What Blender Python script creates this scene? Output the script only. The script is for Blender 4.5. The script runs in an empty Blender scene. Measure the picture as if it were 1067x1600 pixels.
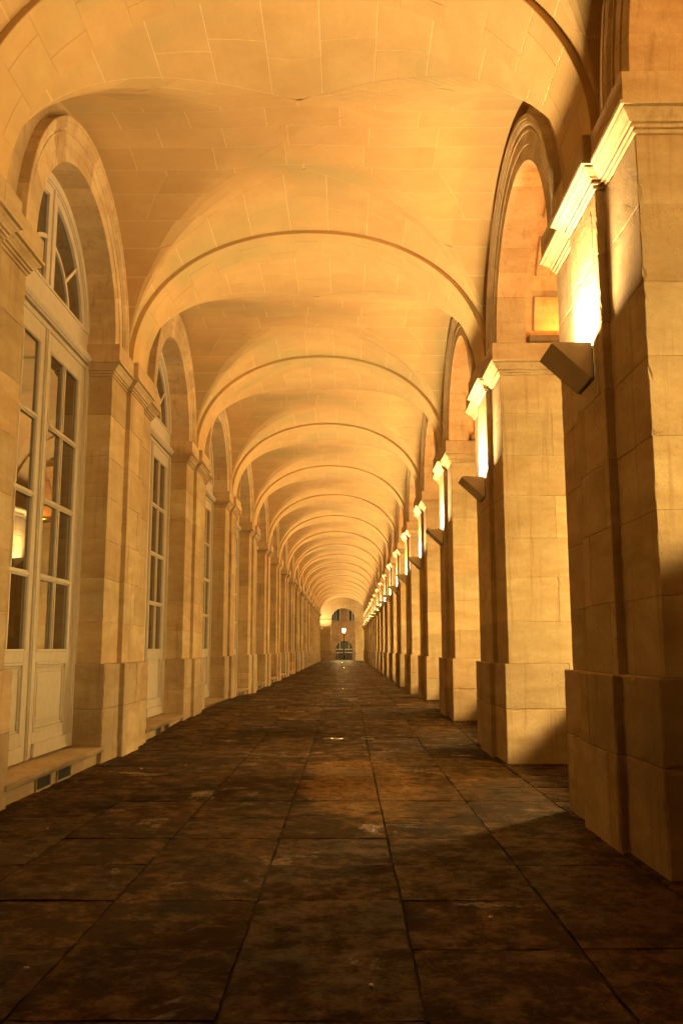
import bpy, bmesh, math, random
from mathutils import Vector, Matrix
R = math.radians
random.seed(4)
scene = bpy.context.scene
COL = scene.collection

# ------------------------------------------------------------------ camera, world, exposure
EYE = 1.40
cam_data = bpy.data.cameras.new('camera')
cam = bpy.data.objects.new('camera', cam_data); COL.objects.link(cam)
cam_data.sensor_fit = 'VERTICAL'; cam_data.sensor_height = 36.0; cam_data.sensor_width = 24.0
cam_data.lens = 1375.2 / 1600.0 * 36.0
cam_data.clip_start = 0.05; cam_data.clip_end = 600
pitch, yaw, roll = 0.154, -0.0058, -0.0013
cam.matrix_world = (Matrix.Translation((0, 0, EYE)) @ Matrix.Rotation(-yaw, 4, 'Z') @ Matrix.Rotation(math.pi/2 + pitch, 4, 'X')
                    @ Matrix.Rotation(roll, 4, 'Z'))
scene.camera = cam
world = bpy.data.worlds.new('World'); scene.world = world; world.use_nodes = True
wn = world.node_tree.nodes; wl = world.node_tree.links
bg = wn['Background']
sky = wn.new('ShaderNodeTexSky'); sky.sky_type = 'NISHITA'; sky.sun_disc = False
sky.sun_elevation = R(1.5); sky.sun_rotation = R(200)
wl.new(sky.outputs[0], bg.inputs[0]); bg.inputs[1].default_value = 0.004      # night
scene.view_settings.view_transform = 'Standard'
scene.view_settings.look = 'None'
scene.view_settings.exposure = 0.13
scene.view_settings.gamma = 1.0
scene.render.engine = 'CYCLES'
cy = scene.cycles
cy.max_bounces = 6; cy.diffuse_bounces = 4; cy.glossy_bounces = 3; cy.transmission_bounces = 2
cy.sample_clamp_indirect = 6.0; cy.caustics_reflective = False; cy.caustics_refractive = False
cy.use_denoising = True

# light tuning
LAMP_COL = (1.0, 0.69, 0.30); LAMP_W = 236.0
FLOOD_COL = (1.0, 0.235, 0.012); FLOOD_W = 122.0
STREET_COL = (1.0, 0.66, 0.21); STREET_S = 900.0

# ------------------------------------------------------------------ dimensions (metres)
B = 5.5                 # bay
Y0 = 5.639              # near end of first visible pier pair
XL, XR = -3.021, 1.960  # plinth faces of the side strips
WS, WP = 0.764, 0.928   # strip / projecting pilaster width
W = 2*WS + WP
DP = 0.067; E_ = 0.063
HP = 1.213              # plinth height
ZC0, ZC1, ZIMP = 4.96, 5.14, 5.367
XM = (XL + XR) / 2
TR = 1.90               # thickness of the outer piers
TL = 0.95
FIRST, LAST = -1, 17    # piers
FINE = 5                # bays up to here get their stones one by one
YC = W + (B - W) / 2    # centre of an opening, from the pier's near end
ZA, RA, RO = 5.34, 1.50, 1.96
XD = -3.42              # door plane

ORD = ['nearest', 'second', 'third', 'fourth', 'fifth', 'sixth', 'seventh', 'eighth', 'ninth', 'tenth', 'eleventh', 'twelfth', 'thirteenth',
       'fourteenth', 'fifteenth', 'sixteenth', 'seventeenth', 'eighteenth', 'nineteenth', 'twentieth']

# ------------------------------------------------------------------ helpers
def floor_z(y):
    def s(a, b, t):
        t = min(1, max(0, (t-a)/(b-a))); return t*t*(3-2*t)
    return 0.15 * s(12.5, 20, y) * (1 - s(23, 29, y))

def link(o, parent=None):
    COL.objects.link(o)
    if parent is not None: o.parent = parent
    return o

def mesh_from(bm, name, mat, smooth=False):
    me = bpy.data.meshes.new(name); 
    bmesh.ops.recalc_face_normals(bm, faces=bm.faces)
    bm.to_mesh(me); bm.free()
    if mat: me.materials.append(mat)
    if smooth:
        for p in me.polygons: p.use_smooth = True
    return me

def mobj(name, me, parent=None, loc=None, kind=None):
    o = bpy.data.objects.new(name, me); link(o, parent)
    if loc is not None: o.location = loc
    if kind: o['kind'] = kind
    return o

def thing(name, label, cat, loc=(0,0,0), group=None, kind=None):
    o = bpy.data.objects.new(name, None); link(o); o.location = loc
    o.empty_display_size = 0.2
    tag(o, label, cat, group, kind); return o

def tag(o, label=None, cat=None, group=None, kind=None):
    if label: o['label'] = label
    if cat: o['category'] = cat
    if group: o['group'] = group
    if kind: o['kind'] = kind
    return o

def box(bm, x0, x1, y0, y1, z0, z1, bev=0.0):
    t = bmesh.new()
    vs = [t.verts.new(p) for p in ((x0,y0,z0),(x1,y0,z0),(x1,y1,z0),(x0,y1,z0),(x0,y0,z1),(x1,y0,z1),(x1,y1,z1),(x0,y1,z1))]
    for f in ((0,3,2,1),(4,5,6,7),(0,1,5,4),(1,2,6,5),(2,3,7,6),(3,0,4,7)): t.faces.new([vs[i] for i in f])
    if bev: bmesh.ops.bevel(t, geom=t.edges[:], offset=bev, segments=1, affect='EDGES')
    merge(bm, t)

def merge(bm, t):
    m = {}
    for v in t.verts: m[v] = bm.verts.new(v.co)
    for f in t.faces:
        try: bm.faces.new([m[v] for v in f.verts])
        except ValueError: pass
    t.free()

def prism(poly, z0, z1, bev=0.005):
    """vertical prism from an xy outline"""
    t = bmesh.new()
    a = [t.verts.new((x, y, z0)) for x, y in poly]; b = [t.verts.new((x, y, z1)) for x, y in poly]
    n = len(poly)
    t.faces.new(a[::-1]); t.faces.new(b)
    for i in range(n): t.faces.new((a[i], a[(i+1)%n], b[(i+1)%n], b[i]))
    bmesh.ops.recalc_face_normals(t, faces=t.faces)
    if bev: bmesh.ops.bevel(t, geom=t.edges[:], offset=bev, segments=1, affect='EDGES', clamp_overlap=True)
    return t

def chip(t, amount=0.010, seed=1, tall=True):
    """wear the corners of a stone: cut the long edges up and nudge them inwards"""
    rnd = random.Random(seed)
    big = [f for f in t.faces if f.calc_area() > 0.02]
    for f in big: f.material_index = 1
    r = bmesh.ops.inset_individual(t, faces=big, thickness=0.022, use_even_offset=True)
    for f in r['faces']: f.material_index = 0
    es = [e for e in t.edges if e.calc_length() > 0.25]
    bmesh.ops.subdivide_edges(t, edges=es, cuts=9, use_grid_fill=True)
    keep = set(v for f in t.faces if f.material_index == 1 for v in f.verts)
    c = sum((v.co for v in t.verts), Vector()) / len(t.verts)
    for v in t.verts:
        if v not in keep and rnd.random() < 0.22:
            d = (c - v.co); d.z = 0
            if d.length > 0: v.co += d.normalized() * rnd.random()**2 * amount
    for f in t.faces: f.material_index = 0

def ring_loft(bm, rings, closed=True, caps=True):
    vs = [[bm.verts.new(p) for p in r] for r in rings]
    n = len(rings[0])
    for a, b in zip(vs, vs[1:]):
        for i in range(n if closed else n-1):
            j = (i+1) % n
            bm.faces.new((a[i], a[j], b[j], b[i]))
    if caps:
        bm.faces.new(vs[0][::-1]); bm.faces.new(vs[-1])

def tube(bm, p0, p1, r0, r1=None, n=10):
    r1 = r0 if r1 is None else r1
    p0, p1 = Vector(p0), Vector(p1); d = (p1-p0).normalized()
    u = d.orthogonal().normalized(); v = d.cross(u)
    ring_loft(bm, [[p + (u*math.cos(k*2*math.pi/n) + v*math.sin(k*2*math.pi/n))*r for k in range(n)] for p, r in ((p0, r0), (p1, r1))])

def lathe(bm, prof, cx=0, cy_=0, n=16):
    ring_loft(bm, [[(cx+r*math.cos(k*2*math.pi/n), cy_+r*math.sin(k*2*math.pi/n), z) for k in range(n)] for r, z in prof])

def bmnew(): return bmesh.new()

# ------------------------------------------------------------------ materials
def nmat(name):
    m = bpy.data.materials.new(name); m.use_nodes = True
    nt = m.node_tree; b = nt.nodes['Principled BSDF']; return m, nt, b

def N(nt, typ, **k):
    n = nt.nodes.new(typ)
    for a, v in k.items(): setattr(n, a, v)
    return n

def noise(nt, vec, scale, detail=5, rough=0.6, dist=0.0):
    n = N(nt, 'ShaderNodeTexNoise'); n.inputs['Scale'].default_value = scale; n.inputs['Detail'].default_value = detail
    n.inputs['Roughness'].default_value = rough; n.inputs['Distortion'].default_value = dist
    nt.links.new(vec, n.inputs['Vector']); return n.outputs['Fac']

def ramp(nt, fac, stops):
    r = N(nt, 'ShaderNodeValToRGB'); nt.links.new(fac, r.inputs[0])
    cr = r.color_ramp
    while len(cr.elements) < len(stops): cr.elements.new(0.5)
    for e, (p, c) in zip(cr.elements, stops):
        e.position = p; e.color = (c, c, c, 1) if isinstance(c, (int, float)) else (*c, 1)
    return r.outputs[0]

def mixc(nt, a, b, fac, mode='MIX'):
    m = N(nt, 'ShaderNodeMix', data_type='RGBA', blend_type=mode)
    for s, v in ((6, a), (7, b), (0, fac)):
        if hasattr(v, 'links') or hasattr(v, 'is_linked'): nt.links.new(v, m.inputs[s])
        else: m.inputs[s].default_value = (*v, 1) if isinstance(v, tuple) else v
    return m.outputs[2]

def math_(nt, op, a, b=None, c=None):
    m = N(nt, 'ShaderNodeMath', operation=op)
    for i, v in enumerate((a, b, c)):
        if v is None: continue
        if hasattr(v, 'is_linked'): nt.links.new(v, m.inputs[i])
        else: m.inputs[i].default_value = v
    return m.outputs[0]

def stone(name, base, dark, light, grime=0.5, pit=0.5, rough=0.85, wear=1.0, tonev=0.26, green=0.0, fines=1.0):
    m, nt, b = nmat(name)
    geo = N(nt, 'ShaderNodeNewGeometry'); oi = N(nt, 'ShaderNodeObjectInfo')
    pos = geo.outputs['Position']
    rnd = math_(nt, 'FRACT', math_(nt, 'ADD', oi.outputs['Random'], geo.outputs['Random Per Island']))
    mp = N(nt, 'ShaderNodeMapping'); mp.inputs['Scale'].default_value = (1, 1, 3.0); nt.links.new(pos, mp.inputs[0])
    ofs = N(nt, 'ShaderNodeVectorMath', operation='ADD'); nt.links.new(mp.outputs[0], ofs.inputs[0])
    cmb = N(nt, 'ShaderNodeCombineXYZ'); nt.links.new(math_(nt, 'MULTIPLY', rnd, 37.0), cmb.inputs[0]); nt.links.new(cmb.outputs[0], ofs.inputs[1])
    veins = noise(nt, ofs.outputs[0], 1.6, 6, 0.62, 0.4)
    big = noise(nt, pos, 0.55, 5, 0.6, 0.3)
    fine = noise(nt, pos, 26, 6, 0.7)
    c = mixc(nt, dark, light, ramp(nt, veins, [(0.3, 0.0), (0.7, 1.0)]))
    c = mixc(nt, base, c, 0.6)
    tone = math_(nt, 'MULTIPLY_ADD', rnd, tonev, 1-tonev/2)
    c = mixc(nt, c, tone, 1.0, 'MULTIPLY')
    c = mixc(nt, c, tuple(x*0.55 for x in dark), math_(nt, 'MULTIPLY', ramp(nt, big, [(0.50, 0.0), (0.72, 1.0)]), grime))
    c = mixc(nt, c, ramp(nt, fine, [(0.25, 1-0.13*fines), (0.6, 1.0)]), 1.0, 'MULTIPLY')
    hue = N(nt, 'ShaderNodeValToRGB'); nt.links.new(math_(nt, 'FRACT', math_(nt, 'MULTIPLY', rnd, 7.31)), hue.inputs[0])
    hue.color_ramp.elements[0].color = (1.0, 0.93, 0.84, 1); hue.color_ramp.elements[1].color = (0.97, 1.0, 0.98, 1)
    c = mixc(nt, c, hue.outputs[0], 0.8*(tonev > 0.1), 'MULTIPLY')
    if green:
        mg = N(nt, 'ShaderNodeMapping'); mg.inputs['Scale'].default_value = (0.45, 0.9, 1); nt.links.new(pos, mg.inputs[0])
        c = mixc(nt, c, (0.36, 0.30, 0.14), math_(nt, 'MULTIPLY', ramp(nt, noise(nt, mg.outputs[0], 0.9, 3, 0.5, 0.3), [(0.5, 0.0), (0.66, 1.0)]), green))
    # streaks of soot running down
    mp2 = N(nt, 'ShaderNodeMapping'); mp2.inputs['Scale'].default_value = (7, 7, 0.45); nt.links.new(pos, mp2.inputs[0])
    st = noise(nt, mp2.outputs[0], 1.5, 5, 0.65)
    c = mixc(nt, c, (dark[0]*0.6, dark[1]*0.5, dark[2]*0.4), math_(nt, 'MULTIPLY', ramp(nt, st, [(0.55, 0.0), (0.75, 1.0)]), 0.6*wear))
    vor = N(nt, 'ShaderNodeTexVoronoi'); vor.inputs['Scale'].default_value = 38; nt.links.new(pos, vor.inputs['Vector'])
    patch = ramp(nt, noise(nt, pos, 1.7, 5, 0.65), [(0.50, 0.0), (0.60, 1.0)])
    pitm = ramp(nt, vor.outputs['Distance'], [(0.0, 1.0), (0.30, 0.0)])
    c = mixc(nt, c, tuple(x*0.35 for x in dark), math_(nt, 'MULTIPLY', math_(nt, 'MULTIPLY', pitm, patch), min(0.7, pit)))
    nt.links.new(c, b.inputs['Base Color']); b.inputs['Roughness'].default_value = rough
    b.inputs['Specular IOR Level'].default_value = 0.25
    # relief: pits and tooling
    pits = noise(nt, pos, 60, 3, 0.7)
    holes = math_(nt, 'MULTIPLY', ramp(nt, vor.outputs['Distance'], [(0.0, 0.0), (0.25, 1.0)]), patch)
    h = math_(nt, 'ADD', math_(nt, 'MULTIPLY', pits, 0.6), math_(nt, 'MULTIPLY', holes, pit))
    h = math_(nt, 'ADD', h, math_(nt, 'MULTIPLY', noise(nt, pos, 5, 4, 0.6), 1.5))
    bp = N(nt, 'ShaderNodeBump'); bp.inputs['Strength'].default_value = 0.55*(0.35+0.65*fines); bp.inputs['Distance'].default_value = 0.008
    nt.links.new(h, bp.inputs['Height']); nt.links.new(bp.outputs[0], b.inputs['Normal'])
    return m

M_STONE = stone('limestone', (0.48, 0.36, 0.21), (0.36, 0.24, 0.12), (0.57, 0.455, 0.30))
M_VAULT = stone('vault_limestone', (0.52, 0.345, 0.155), (0.46, 0.29, 0.12), (0.56, 0.39, 0.19), grime=0.25, pit=0.12, wear=0.1, tonev=0.06, green=0.6, fines=0.4)
M_MORTAR = stone('lime_mortar', (0.60, 0.44, 0.24), (0.55, 0.39, 0.20), (0.62, 0.47, 0.27), grime=0.1, pit=0.1, wear=0.0, tonev=0.0)
M_PLINTH = stone('plinth_limestone', (0.43, 0.32, 0.20), (0.30, 0.20, 0.11), (0.53, 0.42, 0.29), grime=0.65, pit=0.9)
M_FAR = stone('facade_stone', (0.44, 0.28, 0.18), (0.30, 0.18, 0.11), (0.52, 0.36, 0.24))

def paving_mat():
    m, nt, b = nmat('paving_stone')
    geo = N(nt, 'ShaderNodeNewGeometry'); oi = N(nt, 'ShaderNodeObjectInfo'); pos = geo.outputs['Position']
    rnd = math_(nt, 'FRACT', math_(nt, 'ADD', oi.outputs['Random'], geo.outputs['Random Per Island']))
    mp = N(nt, 'ShaderNodeMapping'); mp.inputs['Scale'].default_value = (1.0, 1.0, 1.0); nt.links.new(pos, mp.inputs[0])
    sh = N(nt, 'ShaderNodeCombineXYZ'); nt.links.new(math_(nt, 'MULTIPLY', rnd, 23.0), sh.inputs[0]); nt.links.new(math_(nt, 'MULTIPLY', rnd, 57.0), sh.inputs[1])
    sp = N(nt, 'ShaderNodeVectorMath', operation='ADD'); nt.links.new(pos, sp.inputs[0]); nt.links.new(sh.outputs[0], sp.inputs[1])
    n1 = noise(nt, mp.outputs[0], 1.6, 9, 0.68, 0.1)
    n2 = noise(nt, sp.outputs[0], 11, 9, 0.78, 0.1)
    n3 = noise(nt, pos, 45, 5, 0.7)
    n4 = noise(nt, pos, 0.45, 4, 0.6, 0.4)
    c = mixc(nt, (0.026, 0.011, 0.0025), (0.140, 0.065, 0.014), ramp(nt, n2, [(0.32, 0.0), (0.66, 1.0)]))
    c = mixc(nt, c, math_(nt, 'MULTIPLY_ADD', rnd, 0.7, 0.65), 1.0, 'MULTIPLY')
    # pale oval: golden sheen of the lit middle slabs, put into the colour
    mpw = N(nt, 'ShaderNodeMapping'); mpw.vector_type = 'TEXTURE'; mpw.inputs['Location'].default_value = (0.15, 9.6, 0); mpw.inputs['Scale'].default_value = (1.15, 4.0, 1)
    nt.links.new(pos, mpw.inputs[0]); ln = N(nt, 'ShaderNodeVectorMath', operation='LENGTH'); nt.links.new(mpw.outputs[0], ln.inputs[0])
    sheen_mask = math_(nt, 'MULTIPLY', ramp(nt, math_(nt, 'ADD', ln.outputs['Value'], math_(nt, 'MULTIPLY', n1, 0.9)), [(0.9, 1.0), (1.45, 0.0)]), ramp(nt, n2, [(0.40, 0.15), (0.56, 1.0)]))
    
    n5 = math_(nt, 'ADD', noise(nt, sp.outputs[0], 3.6, 12, 0.82, 0.1), math_(nt, 'MULTIPLY_ADD', rnd, 0.10, -0.05))
    stain = ramp(nt, n5, [(0.47, 0.0), (0.535, 1.0)])
    c = mixc(nt, c, (0.006, 0.0035, 0.0015), math_(nt, 'MULTIPLY', stain, 0.68))
    c = mixc(nt, c, (0.008, 0.005, 0.002), math_(nt, 'MULTIPLY', ramp(nt, n1, [(0.50, 0.0), (0.62, 1.0)]), 0.8))
    c = mixc(nt, c, (0.27, 0.145, 0.045), math_(nt, 'MULTIPLY', sheen_mask, 0.85))
    c = mixc(nt, c, (0.012, 0.007, 0.003), math_(nt, 'MULTIPLY', ramp(nt, n4, [(0.45, 0.0), (0.65, 1.0)]), 0.6))
    c = mixc(nt, c, ramp(nt, n3, [(0.3, 0.65), (0.65, 1.15)]), 1.0, 'MULTIPLY')
    nt.links.new(c, b.inputs['Base Color'])
    wet = ramp(nt, noise(nt, pos, 1.1, 6, 0.7, 0.5), [(0.60, 0.0), (0.66, 1.0)])
    nt.links.new(mixc(nt, ramp(nt, n5, [(0.40, 0.42), (0.56, 0.75)]), (0.14, 0.14, 0.14), wet), b.inputs['Roughness'])
    nt.links.new(math_(nt, 'MULTIPLY_ADD', wet, 0.4, 0.07), b.inputs['Specular IOR Level'])
    b.inputs['Specular IOR Level'].default_value = 0.12
    bp = N(nt, 'ShaderNodeBump'); bp.inputs['Strength'].default_value = 0.8; bp.inputs['Distance'].default_value = 0.008
    nt.links.new(math_(nt, 'ADD', math_(nt, 'MULTIPLY', n2, 2.0), n3), bp.inputs['Height']); nt.links.new(bp.outputs[0], b.inputs['Normal'])
    return m
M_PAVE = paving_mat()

def plain(name, col, rough=0.6, metal=0.0, var=0.15, scale=6, spec=0.4):
    m, nt, b = nmat(name); geo = N(nt, 'ShaderNodeNewGeometry')
    n = noise(nt, geo.outputs['Position'], scale, 5, 0.65)
    c = mixc(nt, col, ramp(nt, n, [(0.3, 1-var*2), (0.7, 1+var)]), 1.0, 'MULTIPLY')
    nt.links.new(c, b.inputs['Base Color']); b.inputs['Roughness'].default_value = rough; b.inputs['Metallic'].default_value = metal
    b.inputs['Specular IOR Level'].default_value = spec
    return m
M_PAINT = plain('door_paint', (0.48, 0.415, 0.33), 0.5, var=0.06, scale=9)
M_LAMP = plain('lamp_metal', (0.72, 0.62, 0.46), 0.5, var=0.05)
M_IRON = plain('dark_iron', (0.03, 0.028, 0.025), 0.5, 0.4)
M_VENT_SHADE = plain('vent_darkness', (0.01, 0.008, 0.006), 0.9)
M_JOINT = plain('joint_mortar', (0.02, 0.014, 0.009), 0.95)
M_ASPH = plain('square_paving', (0.05, 0.045, 0.04), 0.9, var=0.2)
M_ROOM = plain('room_plaster', (0.05, 0.045, 0.035), 0.8)
M_BOLL = plain('bollard_stone', (0.65, 0.58, 0.48), 0.7)
def glass_mat():
    m, nt, b = nmat('window_glass'); geo = N(nt, 'ShaderNodeNewGeometry')
    b.inputs['Base Color'].default_value = (0.012, 0.010, 0.006, 1); b.inputs['Roughness'].default_value = 0.015
    b.inputs['IOR'].default_value = 4.5; b.inputs['Specular IOR Level'].default_value = 0.5
    bp = N(nt, 'ShaderNodeBump'); bp.inputs['Strength'].default_value = 0.08; bp.inputs['Distance'].default_value = 0.01
    nt.links.new(noise(nt, geo.outputs['Position'], 1.3, 2, 0.5), bp.inputs['Height']); nt.links.new(bp.outputs[0], b.inputs['Normal'])
    return m
M_GLASS = glass_mat()
def emit(name, col, s):
    m, nt, b = nmat(name); b.inputs['Base Color'].default_value = (*col, 1)
    b.inputs['Emission Color'].default_value = (*col, 1); b.inputs['Emission Strength'].default_value = s; return m
M_BULB = emit('lamp_lens', (1.0, 0.8, 0.45), 6.0)
M_FBULB = emit('flood_lens', (1.0, 0.42, 0.08), 1.2)
M_LANT = emit('lantern_glass', (1.0, 0.62, 0.20), 1700.0)
M_STREET = emit('street_lantern_glass', STREET_COL, STREET_S)

# ------------------------------------------------------------------ ground
def sheet(name, x0, x1, y0, y1, z0, z1, mat):
    bm = bmnew(); box(bm, x0, x1, y0, y1, z0, z1)
    o = mobj(name, mesh_from(bm, name, mat)); o['kind'] = 'structure'; return o
YEND = Y0 + B*(LAST+1)
sheet('ground', -150, 150, -60, 320, -1.0, -0.06, M_ASPH)

floor = thing('floor', 'dark worn stone slab floor of the arcade', None, kind='structure')
bm = bmnew()
ys = [-6 + i*0.5 for i in range(int((YEND+8+6)/0.5)+1)]
ring_loft(bm, [[(XL-0.6, y, floor_z(y)-0.016), (XR+TR+0.1, y, floor_z(y)-0.016), (XR+TR+0.1, y, floor_z(y)-0.3), (XL-0.6, y, floor_z(y)-0.3)] for y in ys])
mobj('bedding_mortar', mesh_from(bm, 'bedding', M_JOINT), floor)
xs_j = [1.905+0.805*2, 1.905+0.805, 1.905, 1.10, 0.30, -0.505, -1.31, -2.12, -2.925, XL-0.5]
xs_j.append(xs_j.pop()); 
def slab(bm, x0, x1, y0, y1, rnd, dz):
    g = 0.007
    nx = 8; ny = 8
    def edge(i, j):
        s = i/nx; t = j/ny
        jx = jy = 0
        x = x0+g + (x1-x0-2*g)*s; y = y0+g*0.5 + (y1-y0-g)*t
        if i in (0, nx): x += rnd.uniform(-1, 1)*0.006
        if j in (0, ny): y += rnd.uniform(-1, 1)*0.004
        return x, y
    tx, ty = rnd.uniform(-1, 1)*0.0025, rnd.uniform(-1, 1)*0.0025
    P = [[None]*(ny+1) for _ in range(nx+1)]
    low = {}
    for i in range(nx+1):
        for j in range(ny+1):
            x, y = edge(i, j)
            rim = i in (0, nx) or j in (0, ny)
            z = floor_z(y) + dz + tx*(i/nx-.5) + ty*(j/ny-.5) + rnd.uniform(-1, 1)*0.0008 - (rnd.random()*0.005+0.001 if rim else 0)
            P[i][j] = bm.verts.new((x, y, z))
            if rim: low[(i, j)] = bm.verts.new((x, y, floor_z(y)-0.03))
    for i in range(nx):
        for j in range(ny):
            bm.faces.new((P[i][j], P[i+1][j], P[i+1][j+1], P[i][j+1]))
    loop = [(i, 0) for i in range(nx)] + [(nx, j) for j in range(ny)] + [(i, ny) for i in range(nx, 0, -1)] + [(0, j) for j in range(ny, 0, -1)]
    for a, b_ in zip(loop, loop[1:]+loop[:1]):
        bm.faces.new((P[a[0]][a[1]], P[b_[0]][b_[1]], low[b_], low[a]))
rnd = random.Random(11)
rest = bmnew(); count = 0
row_y = -6.2
rows = []
while row_y < YEND+8:
    rows.append(row_y); row_y += 0.8175
off = 3.61 - min(rows, key=lambda v: abs(v-3.61)); rows = [r+off for r in rows]
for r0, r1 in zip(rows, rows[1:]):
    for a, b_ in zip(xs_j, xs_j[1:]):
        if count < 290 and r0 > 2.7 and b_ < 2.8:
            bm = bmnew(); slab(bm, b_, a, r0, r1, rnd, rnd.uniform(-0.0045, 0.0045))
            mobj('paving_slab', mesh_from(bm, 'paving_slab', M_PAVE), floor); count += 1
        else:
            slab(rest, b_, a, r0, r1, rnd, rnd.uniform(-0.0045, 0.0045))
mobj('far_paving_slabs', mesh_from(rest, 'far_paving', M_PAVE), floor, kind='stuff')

# ------------------------------------------------------------------ piers
def outline_pieces(side, p, cut, tcut):
    """plan outlines (x, y) of the blocks of one course; p = how far it stands proud of the shaft"""
    T = TR if side > 0 else TL
    X = XR if side > 0 else XL
    us = E_ - p; up = E_ - DP - p
    ya, yb = E_ - p, W - E_ + p
    pa, pb = WS + E_ - p, WS + WP - E_ + p
    Tp = T + p
    U = []
    t = tcut if tcut else Tp
    U.append([(us, ya), (us, pa), (up, pa), (up, cut), (t, cut), (t, ya)])
    U.append([(up, cut), (up, pb), (us, pb), (us, yb), (t, yb), (t, cut)])
    if tcut:
        c2 = cut + 0.17
        U.append([(t, ya), (t, c2), (Tp, c2), (Tp, ya)])
        U.append([(t, c2), (t, yb), (Tp, yb), (Tp, c2)])
    return [[(X + side*u, y) for u, y in q] for q in U]

def full_outline(side, p):
    T = TR if side > 0 else TL
    X = XR if side > 0 else XL
    us = E_ - p; up = E_ - DP - p; ya, yb = E_ - p, W - E_ + p; pa, pb = WS + E_ - p, WS + WP - E_ + p
    q = [(us, ya), (us, pa), (up, pa), (up, pb), (us, pb), (us, yb), (T+p, yb), (T+p, ya)]
    return [(X + side*u, y) for u, y in q]

CORNICE = [(0.0, ZC0), (0.014, ZC0+0.004), (0.018, ZC0+0.022), (0.008, ZC0+0.024), (0.008, ZC0+0.032), (0.034, ZC0+0.034), (0.036, ZC0+0.054), (0.022, ZC0+0.056),
           (0.022, ZC0+0.066), (0.050, ZC0+0.070), (0.058, ZC0+0.088), (0.078, ZC0+0.110), (0.098, ZC0+0.126), (0.108, ZC0+0.138), (0.094, ZC0+0.140), (0.094, ZC0+0.150),
           (0.130, ZC0+0.153), (0.132, ZC1)]

def pier_meshes(side):
    out = []   # (name, mesh)
    rr = random.Random(5 if side > 0 else 9)
    zs = [-0.15, 0.655, HP]
    k = 0
    for a, b_ in zip(zs, zs[1:]):
        for poly in outline_pieces(side, E_, W/2 + (0.22 if k % 2 else -0.25), (0.80 if k % 2 else 1.1) if side > 0 else None):
            t = prism(poly, a, b_, 0.011); chip(t, 0.020, rr.randint(0, 999)); out.append(('plinth_block', mesh_from(t, 'plinth_block', M_PLINTH)))
        k += 1
    hs = [0.52, 0.56, 0.50, 0.55, 0.53, 0.56]; z = HP; zz = [z]
    for h in hs: z += h; zz.append(z)
    zz.append(ZC0)
    for a, b_ in zip(zz, zz[1:]):
        for poly in outline_pieces(side, 0.0, W/2 + (0.2 if k % 2 else -0.27), (0.72 if k % 2 else 1.15) if side > 0 else None):
            t = prism(poly, a, b_, 0.006); chip(t, 0.013, rr.randint(0, 999)); out.append(('stone_block', mesh_from(t, 'stone_block', M_STONE)))
        k += 1
    bm = bmnew(); ring_loft(bm, [[(x, y, z) for x, y in full_outline(side, p)] for p, z in CORNICE])
    out.append(('cornice_moulding', mesh_from(bm, 'cornice', M_STONE)))
    for poly in outline_pieces(side, 0.115, W/2 + 0.12, 0.9 if side > 0 else None):
        t = prism(poly, ZC1, ZIMP, 0.006); out.append(('impost_block', mesh_from(t, 'impost_block', M_STONE)))
    # core above the impost carrying vault and wall
    return out

def join_meshes(lst, name):
    bm = bmnew(); mats = []
    for n, me in lst:
        t = bmesh.new(); t.from_mesh(me)
        for m in me.materials:
            if m not in mats: mats.append(m)
        idx = [mats.index(m) for m in me.materials]
        mp = {v: bm.verts.new(v.co) for v in t.verts}
        for f in t.faces:
            nf = bm.faces.new([mp[v] for v in f.verts]); nf.material_index = idx[f.material_index]
        t.free()
    me = bpy.data.meshes.new(name); bm.to_mesh(me); bm.free()
    for m in mats: me.materials.append(m)
    return me

PIER = {s: pier_meshes(s) for s in (1, -1)}
PIER_J = {s: [('plinth', join_meshes([q for q in PIER[s] if q[0] == 'plinth_block'], 'plinth')),
              ('shaft', join_meshes([q for q in PIER[s] if q[0] == 'stone_block'], 'shaft')),
              ('cornice_moulding', [q for q in PIER[s] if q[0] == 'cornice_moulding'][0][1]),
              ('impost', join_meshes([q for q in PIER[s] if q[0] == 'impost_block'], 'impost'))] for s in (1, -1)}

def place(root, lst, kinds=True):
    for n, me in lst: mobj(n, me, root)

def nth(i): return ORD[i - FIRST]
for i in range(FIRST, LAST+1):
    fine = i <= FINE
    y = Y0 + B*i
    if i == -1:
        la = 'stone pier on the lamp side just beside the camera, outside the right edge'
        lb = 'stone pier on the glazed door side just beside the camera, outside the left edge'
    elif i == 0:
        la = 'huge dark fronted limestone pier at the right edge, the largest, carrying the biggest wall lamp'
        lb = 'sliver of limestone pier at the left edge, before the large glazed door'
    else:
        la = 'limestone pier on the lamp side, %s along from the huge one at the right edge' % ORD[i]
        lb = 'pilastered limestone pier on the glazed door side, %s from the left edge' % ORD[i]
        if i > 1: la = 'limestone pier carrying the %s wall lamp, counting from the largest lamp' % ORD[i]
    r = thing('lamp_side_pier', la, 'pier', (0, y, 0), 'stone piers on the open side carrying the wall lamps')
    place(r, PIER[1] if fine else PIER_J[1])
    r = thing('door_side_pier', lb, 'pier', (0, y, 0), 'stone piers between the glazed doors')
    place(r, PIER[-1] if fine else PIER_J[-1])

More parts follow.
